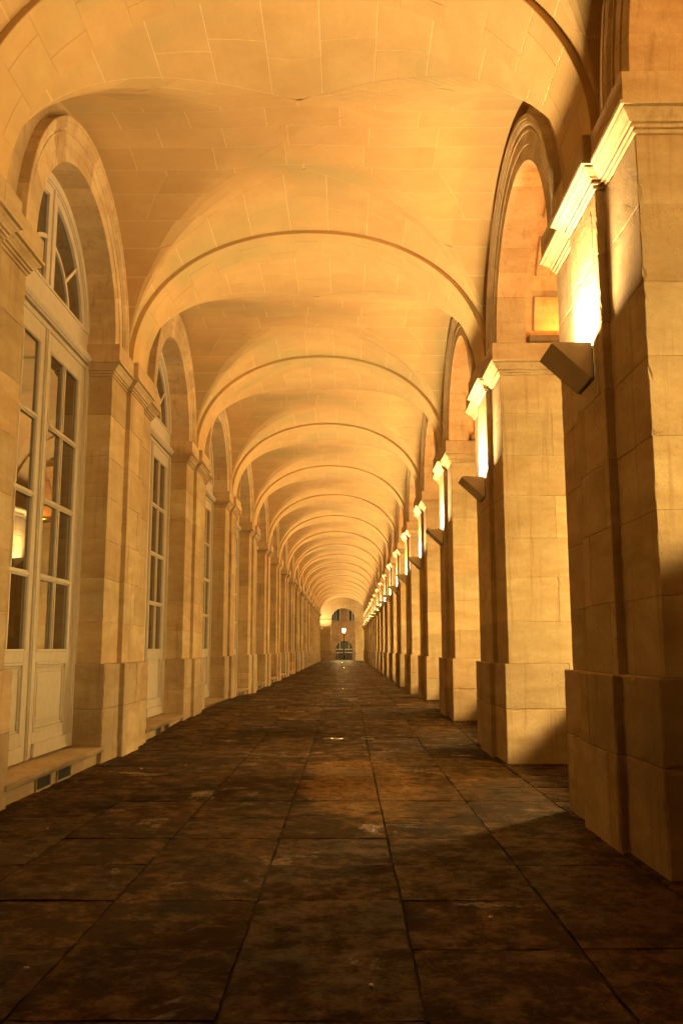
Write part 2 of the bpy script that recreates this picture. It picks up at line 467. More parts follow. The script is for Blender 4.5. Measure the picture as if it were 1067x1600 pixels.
# ------------------------------------------------------------------ transverse arches
HA = (XR + E_ - DP - (XL - E_ + DP)) / 2 - 0.005    # half span
XC = ((XR + E_ - DP) + (XL - E_ + DP)) / 2
ZS, RISE = 5.40, 1.935
def arch_pt(t, d=0.0):
    c, s = math.cos(t), math.sin(t)
    e = 2/2.12
    x = HA * math.copysign(abs(c)**e, c); z = RISE * abs(s)**e
    nx, nz = x/HA**2, z/RISE**2; l = math.hypot(nx, nz) or 1
    return XC + x + nx/l*d, ZS + z + nz/l*d
def arch_param(n):
    M = 800; pts = [arch_pt(math.pi*k/M) for k in range(M+1)]
    L = [0]
    for a, b_ in zip(pts, pts[1:]): L.append(L[-1] + math.hypot(a[0]-b_[0], a[1]-b_[1]))
    res = []; k = 0
    for j in range(n+1):
        target = L[-1]*j/n
        while k < M and L[k] < target - 1e-9: k += 1
        res.append(math.pi*k/M)
    return res
def voussoirs():
    out = []; n = 17; ts = arch_param(n)
    ya, yb = WS + E_, WS + WP - E_
    for j in range(n):
        cut = (ya+yb)/2 + (0.17 if j % 2 else -0.15)
        segs = 6
        for y0, y1 in ((ya, cut), (cut, yb)):
            bm = bmnew(); g = 0.005
            t0, t1 = ts[j], ts[j+1]; L = max(0.3, HA*(t1-t0))
            rings = []
            for q in range(segs+1):
                t = t0 + (t1-t0)*q/segs
                d = 0.006 if q in (0, segs) else 0.0
                if q in (0, segs): seq = [(t, 0.004, y0+0.0, y1-0.0)]
                else: seq = [(t, 0.0, y0, y1)]
                if q == 0: seq.append((t0 + (t1-t0)*0.012, 0.0, y0, y1))
                if q == segs: seq.insert(0, (t1 - (t1-t0)*0.012, 0.0, y0, y1))
                for tt, dd, a, b_ in seq:
                    x0, z0 = arch_pt(tt, dd); x2, z2 = arch_pt(tt, dd+0.006); x1, z1 = arch_pt(tt, 0.32)
                    e0, e1 = a, b_
                    rings.append([(x2, e0, z2), (x0, e0+0.006, z0), (x0, e1-0.006, z0), (x2, e1, z2), (x1, e1, z1), (x1, e0, z1)])
            ring_loft(bm, rings)
            out.append(('voussoir', mesh_from(bm, 'voussoir', M_VAULT)))
    return out
ARCH = voussoirs()
ARCH_J = [('arch_ring', join_meshes(ARCH, 'arch_ring'))]
for i in range(FIRST, LAST+1):
    lab = {-1: 'transverse stone arch overhead beside the camera, out of the frame', 0: 'widest transverse arch, cut off by the top of the photo'}.get(
        i, 'transverse stone arch springing between the piers of the %s wall lamp' % ORD[i])
    r = thing('transverse_arch', lab, 'arch', (0, Y0+B*i, 0), 'transverse arches across the passage')
    place(r, ARCH if i <= FINE else ARCH_J)

# ------------------------------------------------------------------ vaults
VX0, VX1 = XL - E_ - 0.02, XR + E_ + 0.02
VY0, VY1 = WS + WP - E_ - 0.02, B + WS + E_ + 0.02
YM = (VY0+VY1)/2; HY = (VY1-VY0)/2
def vz(x, y):
    dx = min(1, abs(x-XC)/(HA+0.075)); dy = min(1, abs(y-YM)/(HY+0.01))
    zb = ZS + (RISE+0.07)*(1-dx**2.12)**(1/2.12)
    zc = 5.36 + 2.045*(1-dy**2.05)**(1/2.05)
    k = 0.13
    h = max(0, k-abs(zb-zc))/k
    return max(zb, zc) + h*h*k*0.25 - 0.02
def patch(corner, nu=4, nv=4, top=0.12):
    """corner(s,t)->(x,y)"""
    bm = bmnew()
    (ax, ay), (bx, by), (cx, cy_) = corner(0, 0.5), corner(1, 0.5), corner(0.5, 0)
    dx, dy = corner(0.5, 1)
    ls = max(0.02, math.hypot(ax-bx, ay-by)); lt = max(0.02, math.hypot(cx-dx, cy_-dy))
    es, et = min(0.3, 0.006/ls), min(0.3, 0.006/lt)
    S = [0, es] + [es + (1-2*es)*k/nu for k in range(1, nu)] + [1-es, 1]
    T = [0, et] + [et + (1-2*et)*k/nv for k in range(1, nv)] + [1-et, 1]
    P = {}
    for a, s in enumerate(S):
        for b_, t in enumerate(T):
            x, y = corner(s, t); rim = a in (0, len(S)-1) or b_ in (0, len(T)-1)
            P[a, b_] = bm.verts.new((x, y, vz(x, y) + (0.003 if rim else 0)))
    for a in range(len(S)-1):
        for b_ in range(len(T)-1):
            f = bm.faces.new((P[a, b_], P[a+1, b_], P[a+1, b_+1], P[a, b_+1]))
            if a in (0, len(S)-2) or b_ in (0, len(T)-2): f.material_index = 1
    na, nb = len(S)-1, len(T)-1
    loop = [(i, 0) for i in range(na)] + [(na, j) for j in range(nb)] + [(i, nb) for i in range(na, 0, -1)] + [(0, j) for j in range(nb, 0, -1)]
    up = {q: bm.verts.new(P[q].co + Vector((0, 0, top))) for q in loop}
    for a, b_ in zip(loop, loop[1:]+loop[:1]): bm.faces.new((P[a], P[b_], up[b_], up[a]))
    me = mesh_from(bm, 'vault_stone', M_VAULT); me.materials.append(M_MORTAR); return me
def vault_meshes():
    out = []
    rr = random.Random(3)
    # groin: |dx|/hx = g(|dy|) where both shells meet
    hx = (VX1-VX0)/2; xm = (VX0+VX1)/2
    def gx(y):
        d = min(1, abs(y-YM)/HY)
        d = max(0, (d-0.30)/0.70)**0.85       # the middle is laid as one flat field
        return d*hx
    def arc_split(h, n, z_h):
        # equal arc lengths along an ellipse half width h
        M = 400; L = [0]; P = [(-h*math.cos(math.pi*k/M), z_h*math.sin(math.pi*k/M)) for k in range(M+1)]
        for a, b_ in zip(P, P[1:]): L.append(L[-1]+math.hypot(a[0]-b_[0], a[1]-b_[1]))
        r = []; k = 0
        for j in range(n+1):
            while k < M and L[k] < L[-1]*j/n-1e-9: k += 1
            r.append(P[k][0])
        return r
    ys_ = [YM+v for v in arc_split(HY, 17, 2.0)]
    for j, (a, b_) in enumerate(zip(ys_, ys_[1:])):
        ga, gb = gx(a), gx(b_)
        for sgn in (-1, 1):
            if ga == 0 and gb == 0 and sgn == 1: continue
            if ga == 0 and gb == 0:
                xs = [VX0]; x = VX0 + (0.5 if j % 2 else 0.9)
                while x < VX1-0.35: xs.append(x); x += rr.uniform(0.75, 1.0)
                xs.append(VX1)
                for p, q in zip(xs, xs[1:]):
                    out.append(('vault_stone', patch(lambda s, t: (p+(q-p)*s, a+(b_-a)*t), 8, 3)))
                continue
            # wall side -> groin, cut into lengths
            e = VX0 if sgn < 0 else VX1
            ends_a, ends_b = xm + sgn*ga, xm + sgn*gb
            L = abs((ends_a+ends_b)/2 - e); n = max(1, round(L/0.85))
            f0 = [0] + [ (k - (0.35 if j % 2 else 0.0))/n for k in range(1, n+ (1 if j % 2 else 0))] + [1]
            for p, q in zip(f0, f0[1:]):
                def cn(s, t, p=p, q=q):
                    f = p+(q-p)*s; xe = ends_a + (ends_b-ends_a)*t
                    # follow the true groin line
                    yy = a+(b_-a)*t; xe = xm + sgn*gx(yy)
                    return (e + (xe-e)*f, yy)
                if L*(q-p) > 0.02: out.append(('vault_stone', patch(cn, 5, 4)))
    # barrel strips next to the transverse arches
    def gy(x): return HY*(0.30 + 0.70*(min(1, abs(x-xm)/hx))**(1/0.85))
    xs_ = [xm+v for v in arc_split(hx, 13, 2.0)]
    for sgn in (-1, 1):
        ye = VY0 if sgn < 0 else VY1
        for j, (a, b_) in enumerate(zip(xs_, xs_[1:])):
            L = HY - gy((a+b_)/2)
            n = 2 if L > 0.8 else 1
            f0 = [0, 0.45 if j % 2 else 0.6, 1] if n == 2 else [0, 1]
            for p, q in zip(f0, f0[1:]):
                def cn(s, t, p=p, q=q):
                    x = a+(b_-a)*s; yg = YM + sgn*gy(x); f = p+(q-p)*t
                    return (x, ye + (yg-ye)*f)
                if L > 0.03: out.append(('vault_stone', patch(cn, 5, 5)))
    return out
VAULT = vault_meshes()
VAULT_J = [('vault_web', join_meshes(VAULT, 'vault_web'))]
bm = bmnew(); G = 26
gv = [[bm.verts.new((VX0-0.3+(VX1-VX0+0.6)*a/G, VY0-0.1+(VY1-VY0+0.2)*b_/G, vz(VX0-0.3+(VX1-VX0+0.6)*a/G, VY0-0.1+(VY1-VY0+0.2)*b_/G)+0.10)) for b_ in range(G+1)] for a in range(G+1)]
for a in range(G):
    for b_ in range(G): bm.faces.new((gv[a][b_], gv[a+1][b_], gv[a+1][b_+1], gv[a][b_+1]))
bmesh.ops.recalc_face_normals(bm, faces=bm.faces)
ext = bmesh.ops.extrude_face_region(bm, geom=bm.faces[:])
for v in ext['geom']:
    if isinstance(v, bmesh.types.BMVert): v.co.z = 8.4
FILL = mesh_from(bm, 'vault_fill', M_VAULT)
# carved rosette at the crown
bm = bmnew()
def strip_ring(bm, pts, w, h, closed=True):
    n = len(pts)
    rings = []
    for k in range(n):
        p = Vector(pts[k]); q = Vector(pts[(k+1) % n]) if (closed or k < n-1) else p*2-Vector(pts[k-1]); o = Vector(pts[k-1]) if (closed or k) else p*2-q
        d = (q-o).normalized(); nrm = Vector((-d.y, d.x))
        ring = []
        for m, dz in ((-1, 0.012), (-0.5, -h), (0.5, -h), (1, 0.012)):
            x, y = p.x+nrm.x*w*m, p.y+nrm.y*w*m; ring.append((x, y, vz(x, y)+dz))
        rings.append(ring)
    if closed: rings.append(rings[0])
    ring_loft(bm, rings, closed=True, caps=False)
strip_ring(bm, [(XC+0.27*math.cos(k*math.pi/18), YM+0.27*math.sin(k*math.pi/18)) for k in range(36)], 0.010, 0.0025)
for sx in (-1, 1):
    for sy in (-1, 1):
        a = Vector((XC+sx*0.24, YM+sy*0.18)); b_ = Vector((XC+sx*0.55, YM+sy*0.42))
        strip_ring(bm, [a+(b_-a)*k/4 for k in range(5)], 0.009, 0.002, closed=False)
ROSE = mesh_from(bm, 'rosette', M_VAULT)
for i in range(FIRST, LAST+1):
    lab = {-1: 'vault bay overhead beside the camera, barely inside the top corners', 0: 'nearest vault bay filling the top of the photo, with the carved circle'}.get(
        i, 'ceiling vault bay behind the transverse arch of the %s wall lamp' % ORD[i])
    r = thing('ceiling_vault', lab, 'vault', (0, Y0+B*i, 0), 'vault bays over the passage')
    place(r, VAULT if i <= 3 else VAULT_J); mobj('vault_fill', FILL, r)
    if i <= 4: mobj('rosette', ROSE, r)

# ------------------------------------------------------------------ wall arches
def ring_piece(prof, t0, t1, side, n=3, cz=ZA):
    """prof: list of (r, u); angle from near side (0) to far side (pi) in the y-z plane"""
    X = XR if side > 0 else XL
    bm = bmnew(); rings = []
    cr = sum(p[0] for p in prof)/len(prof); cu = sum(p[1] for p in prof)/len(prof)
    g = 0.004
    seq = [(t0, 1)] + [(t0 + g/1.6, 0)] + [(t0+(t1-t0)*k/n, 0) for k in range(1, n)] + [(t1-g/1.6, 0), (t1, 1)]
    for t, rec in seq:
        ring = []
        for r_, u in prof:
            if rec:
                r_ += g*(1 if cr > r_ else -1); u += g*(1 if cu > u else -1)
            ring.append((X + side*u, YC - r_*math.cos(t), cz + r_*math.sin(t)))
        rings.append(ring)
    ring_loft(bm, rings)
    return bm
ARCHIV = lambda depth: [(RA, depth), (RA, 0.022), (RA+0.006, 0.016), (1.655, 0.016), (1.660, 0.004), (1.785, 0.004), (1.790, -0.012), (1.812, -0.012),
          (1.818, -0.002), (1.838, -0.004), (1.858, -0.030), (1.885, -0.040), (1.905, -0.040), (1.910, -0.050), (1.955, -0.050), (RO, -0.044), (RO, 0.10), (RO, depth)]
def wall_arch(side):
    out = []; n = 15
    depth = 0.395 if side > 0 else 0.50
    for j in range(n):
        out.append(('voussoir', mesh_from(ring_piece(ARCHIV(depth), math.pi*j/n, math.pi*(j+1)/n, side), 'arch_voussoir', M_STONE)))
    return out
def spandrel(side):
    """solid wall over and beside the arch ring, one bay wide"""
    X = XR if side > 0 else XL
    bm = bmnew(); n = 40
    ya, yb = WS+WP/2, B+WS+WP/2
    zt = 8.4
    r_ = RO - 0.01
    inner = [(YC - r_*math.cos(math.pi*k/n), ZA + r_*math.sin(math.pi*k/n)) for k in range(n+1)]
    outer = []
    for k in range(n+1):
        t = math.pi*k/n; c, s = -math.cos(t), math.sin(t)
        if k == 0: outer.append((ya, ZA)); continue
        if k == n: outer.append((yb, ZA)); continue
        kx = ((yb-YC)/abs(c)) if abs(c) > 1e-6 else 1e9; kz = (zt-ZA)/s
        q = min(kx, kz); outer.append((YC + c*q, ZA + s*q))
    u0, u1 = E_, (TR-0.02 if side > 0 else TL-0.02)
    fa = [bm.verts.new((X+side*u0, y, z)) for y, z in inner]; fb = [bm.verts.new((X+side*u0, y, z)) for y, z in outer]
    ba = [bm.verts.new((X+side*u1, y, z)) for y, z in inner]; bb = [bm.verts.new((X+side*u1, y, z)) for y, z in outer]
    for k in range(n):
        bm.faces.new((fa[k], fa[k+1], fb[k+1], fb[k])); bm.faces.new((ba[k+1], ba[k], bb[k], bb[k+1]))
        bm.faces.new((fa[k+1], fa[k], ba[k], ba[k+1])); bm.faces.new((fb[k], fb[k+1], bb[k+1], bb[k]))
    bm.faces.new((fa[0], fb[0], bb[0], ba[0])); bm.faces.new((fa[-1], ba[-1], bb[-1], fb[-1]))
    return mesh_from(bm, 'spandrel_wall', M_STONE)
WA = {s: wall_arch(s) for s in (1, -1)}
WA_J = {s: [('archivolt', join_meshes(WA[s], 'archivolt'))] for s in (1, -1)}
SP = {s: spandrel(s) for s in (1, -1)}
# recessed soffit of the open arches with raised panels, and the outer ring
RS = 1.75
SOF = []
for j in range(9):
    SOF.append(('soffit_stone', mesh_from(ring_piece([(RS, 0.40), (RO, 0.40), (RO, 1.49), (RS, 1.49)], math.pi*j/9, math.pi*(j+1)/9, 1), 'soffit_stone', M_STONE)))
for j in range(11):
    SOF.append(('outer_voussoir', mesh_from(ring_piece([(RA, 1.495), (RO, 1.495), (RO, 1.90), (RA, 1.90)], math.pi*j/11, math.pi*(j+1)/11, 1), 'outer_voussoir', M_STONE)))
for a0, a1 in ((9, 24), (33, 50), (59, 76), (104, 121), (130, 147), (156, 171)):
    bm = ring_piece([(RS-0.045, 0.56), (RS-0.03, 0.545), (RS+0.02, 0.545), (RS+0.02, 1.345), (RS-0.03, 1.345), (RS-0.045, 1.33)], R(a0), R(a1), 1)
    SOF.append(('raised_panel', mesh_from(bm, 'raised_panel', M_STONE)))
SOF_J = [('coffered_soffit', join_meshes(SOF, 'coffered_soffit'))]
for i in range(FIRST, LAST+1):
    last = i == LAST
    if i == -1:
        la = 'moulded open arch cut off at the top right corner, orange lit inside'; lb = 'moulded arch over the glazed door beside the camera, out of frame'
    elif i == 0:
        la = 'tall open arch glowing orange left of the largest wall lamp'
        lb = 'large moulded arch round the biggest fanlight window on the left'
    else:
        la = 'open moulded arch just beyond the %s wall lamp from the right' % ORD[i]
        lb = 'moulded arch over the %s glazed door from the left edge' % ORD[i]
    r = thing('open_arch', la, 'arch', (0, Y0+B*i, 0), 'open arches on the lamp side')
    place(r, WA[1] if i <= 3 else WA_J[1]); place(r, SOF if i <= 2 else SOF_J); mobj('spandrel_wall', SP[1], r)
    r = thing('door_arch', lb, 'arch', (0, Y0+B*i, 0), 'moulded arches over the glazed doors')
    place(r, WA[-1] if i <= 3 else WA_J[-1]); mobj('spandrel_wall', SP[-1], r)

# ------------------------------------------------------------------ glazed doors
def bar(bm, y0, y1, z0, z1, d=0.0, t=0.05, bev=0.004):
    box(bm, XD-t, XD+d, y0, y1, z0, z1, bev)
ZT = 0.22
def door_parts():
    parts = []   # (name, mesh, parentindex or None)
    c = YC
    def add(name, fn, parent=None, mat=M_PAINT):
        bm = bmnew(); fn(bm); parts.append((name, mesh_from(bm, name, mat), parent)); return len(parts)-1
    h = (B-W)/2 + E_      # half opening
    def frame(bm):
        for s in (-1, 1):
            a, b_ = sorted((c+s*(h+0.02), c+s*(h-0.085))); bar(bm, a, b_, ZT, 5.10, 0.03)
            a, b_ = sorted((c+s*(h-0.085), c+s*(h-0.105))); bar(bm, a, b_, ZT, 5.10, 0.012)
    add('frame', frame)
    def transom(bm):
        bar(bm, c-h-0.02, c+h+0.02, 5.10, 5.52, 0.02)
        # moulded lower edge
        prof = [(0.02, 5.085), (0.055, 5.085), (0.06, 5.10), (0.075, 5.105), (0.10, 5.135), (0.105, 5.165), (0.085, 5.19), (0.06, 5.20), (0.058, 5.215), (0.04, 5.222), (0.02, 5.225)]
        ring_loft(bm, [[(XD+p, y, z) for p, z in prof] for y in (c-h-0.02, c+h+0.02)])
        ring_loft(bm, [[(XD+p, y, z) for p, z in [(0.02, 5.485), (0.035, 5.49), (0.035, 5.515), (0.02, 5.52)]] for y in (c-h-0.02, c+h+0.02)])
        bar(bm, c-h, c+h, 5.02, 5.085, 0.012)
    add('transom', transom)
    for s in (-1, 1):
        y_in, y_out = c + s*0.012, c + s*(h-0.105)
        cols = [(c+s*0.185, c+s*0.665), (c+s*0.735, c+s*1.235)]
        zr = [(1.40, 2.165), (2.235, 3.035), (3.105, 3.905), (3.975, 4.79)]
        def leaf(bm, s=s, y_in=y_in, y_out=y_out, cols=cols, zr=zr):
            def B_(a, b_, z0, z1, d=0.0, t=0.05): a, b_ = sorted((a, b_)); bar(bm, a, b_, z0, z1, d, t)
            B_(y_in, cols[0][0], ZT+0.01, 5.02); B_(cols[1][1], y_out, ZT+0.01, 5.02)
            B_(cols[0][0], cols[1][1], 4.79, 5.02); B_(cols[0][0], cols[1][1], 1.255, 1.40)
            B_(cols[0][0], cols[1][1], ZT+0.01, 0.50)
            # bead round the glazed area and muntins
            for a, b_ in zip(zr, zr[1:]):
                B_(cols[0][0], cols[1][1], a[1], b_[0], -0.004); B_(cols[0][0], cols[1][1], a[1]+0.018, b_[0]-0.018, 0.010)
            for a, b_ in zr: B_(cols[0][1], cols[1][0], a, b_, -0.004); B_(cols[0][1]+s*0.02, cols[1][0]-s*0.02, a, b_, 0.010)
            # raised beading: outline of glazing
            B_(cols[0][0]-s*0.03, cols[0][0]-s*0.012, 1.38, 4.81, 0.008); B_(cols[1][1]+s*0.012, cols[1][1]+s*0.03, 1.38, 4.81, 0.008)
            B_(cols[0][0], cols[1][1], 4.802, 4.82, 0.008); B_(cols[0][0], cols[1][1], 1.37, 1.388, 0.008)
        k = add('door_leaf', leaf)
        for a, b_ in cols:
            for z0, z1 in zr:
                a_, bb = sorted((a, b_)); add('pane', lambda bm: box(bm, XD-0.036, XD-0.026, a_, bb, z0, z1), k, M_GLASS)
        def panel(bm, s=s, cols=cols):
            a, b_ = sorted((cols[0][0], cols[1][1]))
            bar(bm, a, b_, 0.50, 1.255, -0.028, 0.045, 0)
            for d_, w_, q in ((0.008, 0.03, 0.0), (-0.010, 0.022, 0.034)):
                bar(bm, a+q, a+q+w_, 0.50+q, 1.255-q, d_, 0.03); bar(bm, b_-q-w_, b_-q, 0.50+q, 1.255-q, d_, 0.03)
                bar(bm, a+q+w_, b_-q-w_, 0.50+q, 0.50+q+w_, d_, 0.03); bar(bm, a+q+w_, b_-q-w_, 1.255-q-w_, 1.255-q, d_, 0.03)
            bar(bm, a+0.11, b_-0.11, 0.61, 1.145, -0.012, 0.02, 0.01)
            # little incised tongues at the corners of the field
            for yy in (a+0.085, b_-0.085):
                for zz in (0.58, 1.10): bar(bm, yy-0.008, yy+0.008, zz, zz+0.08, -0.006, 0.02, 0.003)
        add('lower_panel', panel, k)
        def kick(bm, s=s):
            a, b_ = sorted((c+s*0.17, c+s*(h-0.11))); bar(bm, a, b_, ZT+0.015, 0.385, 0.035, 0.0, 0.006)
        add('kick_board', kick, k)
    add('meeting_stile', lambda bm: (bar(bm, c-0.035, c+0.035, ZT+0.01, 5.02, 0.022), bar(bm, c-0.018, c+0.018, ZT+0.01, 5.02, 0.034)))
    # fanlight
    def arc(bm, r0, r1, t0, t1, d0, d1, n=24, cz=ZA):
        ring_loft(bm, [[(XD+d0, c-r0*math.cos(t), cz+r0*math.sin(t)), (XD+d1, c-r0*math.cos(t), cz+r0*math.sin(t)),
                        (XD+d1, c-r1*math.cos(t), cz+r1*math.sin(t)), (XD+d0, c-r1*math.cos(t), cz+r1*math.sin(t))] for t in [t0+(t1-t0)*k/n for k in range(n+1)]])
    base = math.asin((5.52-ZA)/1.4)
    def fanframe(bm):
        arc(bm, 1.40, 1.53, base*0.9, math.pi-base*0.9, -0.06, 0.04); arc(bm, 1.375, 1.40, base, math.pi-base, -0.06, 0.025)
    f = add('fanlight_frame', fanframe)
    def fansash(bm):
        b0 = math.asin((5.52-ZA)/1.27)
        arc(bm, 1.27, 1.376, b0, math.pi-b0, -0.05, 0.008)
        arc(bm, 1.262, 1.27, b0, math.pi-b0, -0.05, -0.01)
        for s in (-1, 1):
            a, b_ = sorted((c+s*0.012, c+s*0.14)); bar(bm, a, b_, 5.52, ZA+1.30, 0.006)
            a, b_ = sorted((c+s*0.14, c+s*1.22)); bar(bm, a, b_, 5.52, 5.56, 0.0)
    g_ = add('fanlight_sash', fansash)
    add('mullion', lambda bm: (bar(bm, c-0.03, c+0.03, 5.52, ZA+1.39, 0.028),), g_)
    def fanbars(bm):
        for s in (0, 1):
            t0, t1 = (R(14), R(79)) if s == 0 else (R(101), R(166))
            arc(bm, 0.725, 0.775, t0, t1, -0.045, 0.0)
        for t in (R(41), R(139)):
            d = Vector((0, -math.cos(t), math.sin(t))); n_ = Vector((0, d.z, -d.y))
            p0 = Vector((XD, c, ZA)) + d*0.77; p1 = Vector((XD, c, ZA)) + d*1.275
            ring_loft(bm, [[p + n_*a + Vector((x, 0, 0)) for a, x in ((-0.022, -0.045), (-0.022, -0.004), (0.022, -0.004), (0.022, -0.045))] for p in (p0, p1)])
    add('glazing_bar', fanbars, g_)
    def pie(bm, r0, r1, t0, t1):
        n = 10; ring_loft(bm, [[(XD-0.036, c-r0*math.cos(t), ZA+r0*math.sin(t)), (XD-0.026, c-r0*math.cos(t), ZA+r0*math.sin(t)),
                        (XD-0.026, c-r1*math.cos(t), ZA+r1*math.sin(t)), (XD-0.036, c-r1*math.cos(t), ZA+r1*math.sin(t))] for t in [t0+(t1-t0)*k/n for k in range(n+1)]])
    for t0, t1 in ((3, 41), (41, 89), (91, 139), (139, 177)): add('pane', lambda bm: pie(bm, 0.775, 1.27, R(t0), R(t1)), f, M_GLASS)
    for t0, t1 in ((3, 89), (91, 177)): add('pane', lambda bm: pie(bm, 0.02, 0.725, R(t0), R(t1)), f, M_GLASS)
    return parts
DOOR = door_parts()
def step_parts():
    h = (B-W)/2 + E_
    out = []
    bm = bmnew()
    box(bm, XD-0.3, XL-0.055, YC-h, YC+h, 0.0, 0.150, 0.003)
    me_r = mesh_from(bm, 'riser', M_PLINTH)
    bm = bmnew(); t = prism([(XD-0.3, YC-h+0.003), (XL+0.02, YC-h+0.003), (XL+0.02, YC+h-0.003), (XD-0.3, YC+h-0.003)], 0.150, 0.205, 0.010); chip(t, 0.02, 3); merge(bm, t)
    me_t = mesh_from(bm, 'tread', M_PLINTH)
    V = []
    for y0, y1 in ((8.98-Y0, 9.40-Y0), (9.63-Y0, 10.07-Y0)):
        bm = bmnew(); box(bm, XL-0.20, XL-0.052, y0, y1, 0.018, 0.142); vo = mesh_from(bm, 'vent_dark_block', M_VENT_SHADE)  # solid dark block standing for the shade inside the vents
        bm = bmnew()
        for a, b_, z0, z1 in ((y0-0.02, y0, 0.0, 0.149), (y1, y1+0.02, 0.0, 0.149), (y0, y1, 0.0, 0.016), (y0, y1, 0.142, 0.149)):
            box(bm, XL-0.07, XL-0.035, a, b_, z0, z1, 0.003)
        vf = mesh_from(bm, 'vent_frame', M_PLINTH); V.append((vo, vf))
    return me_r, me_t, V
STEP = step_parts()
for i in range(FIRST, 8):
    y = Y0+B*i; fz = floor_z(y+YC)*0.0
    if i == -1: lab, ls = 'glazed door beside the camera, outside the left edge', 'stone doorstep beside the camera, outside the left edge'
    elif i == 0: lab, ls = 'large pale painted glazed double door at the left edge, vault reflected in its panes', 'worn stone doorstep with two dark vents under the large glazed door at the left edge'
    else: lab, ls = 'pale painted glazed door, %s from the left edge' % ORD[i], 'stone doorstep under the %s glazed door from the left edge' % ORD[i]
    r = thing('glazed_door', lab, 'door', (0, y, 0), 'glazed double doors with fanlights')
    made = []
    for n, me, par in DOOR:
        if i > 4 and n in ('pane',) and False: continue
        made.append(mobj(n, me, r if par is None else made[par]))
    r = thing('doorstep', ls, 'step', (0, y, 0), 'stone doorsteps under the glazed doors')
    ri = mobj('riser', STEP[0], r); mobj('tread', STEP[1], r)
    for vo, vf in STEP[2]:
        q = mobj('vent_shade_block', vo, ri); mobj('vent_frame', vf, ri)
# rooms behind the doors
sheet('room_wall', -7.5, -7.2, -8, YEND+2, -0.1, 8.4, M_ROOM)
sheet('back_wall', XL-TL-0.32, XL-TL-0.02, Y0+B*8+W, YEND+1, -0.1, 8.4, M_ROOM)
o = sheet('roof', XL-5, XR+TR+0.2, -6, YEND+1.4, 8.4, 8.7, M_STONE)

# ------------------------------------------------------------------ wall lamps
LY0, LY1 = 6.70-Y0, 7.15-Y0
XF = XR + E_ - DP        # face of projecting pilaster
def lamp_meshes():
    x0 = 1.63; zt, zb = 3.80, 3.51; th = 0.012
    bm = bmnew()
    # folded sheet housing, open at the top: two triangular cheeks and the sloping pan
    for y in (LY0, LY1-th):
        ring_loft(bm, [[(x0, yy, zt), (XF-0.014, yy, zt), (XF-0.014, yy, zb), (XF-0.03, yy, zb), (x0, yy, zt-0.012)] for yy in (y, y+th)])
    d = Vector((XF-0.03-x0, 0, zb-zt+0.012)); 
    ring_loft(bm, [[(x0, yy, zt), (x0, yy, zt-0.012), (XF-0.03, yy, zb), (XF-0.014, yy, zb), (XF-0.014, yy, zb+0.02), (x0+0.012, yy, zt)] for yy in (LY0+0.0005+th, LY1-th-0.0005)])
    # turned-in rim
    box(bm, x0, x0+0.03, LY0+th, LY1-th, zt-0.003, zt); 
    house = mesh_from(bm, 'housing', M_LAMP)
    bm = bmnew(); box(bm, XF-0.013, XF+0.004, LY0+0.02, LY1-0.02, zb-0.012, zt-0.02); plate = mesh_from(bm, 'back_plate', M_IRON)
    bm = bmnew(); box(bm, XF-0.235, XF-0.05, LY0+0.03, LY1-0.03, 3.752, 3.760); lens = mesh_from(bm, 'lens', M_BULB)
    return house, plate, lens
LAMP = lamp_meshes()
def area(name, loc, sx, sy, watts, col, parent, direction=(0, 0, 1), spread=None):
    L = bpy.data.lights.new(name, 'AREA'); L.shape = 'RECTANGLE'; L.size = sx; L.size_y = sy; L.energy = watts; L.color = col
    if spread: L.spread = spread
    o = bpy.data.objects.new(name, L); link(o, parent); o.location = loc
    o.rotation_euler = (math.pi - direction[1], direction[0], 0); return o
for i in range(0, LAST+1):
    lab = {-1: 'wedge shaped wall lamp beside the camera, outside the right edge', 0: 'largest wedge shaped metal wall lamp, on the huge pier at right'}.get(
        i, 'wedge shaped wall uplight, %s in line from the largest' % ORD[i])
    r = thing('wall_lamp', lab, 'lamp', (0, Y0+B*i, 0), 'wedge shaped uplights on the piers')
    mobj('housing', LAMP[0], r); mobj('back_plate', LAMP[1], r); mobj('lens', LAMP[2], r)
    area('lamp_light', (XF-0.165, (LY0+LY1)/2, 3.765), 0.15, 0.34, LAMP_W*(1 + 0.10*math.sin(i*2.3)), LAMP_COL, r, (0.0, 0, 1))

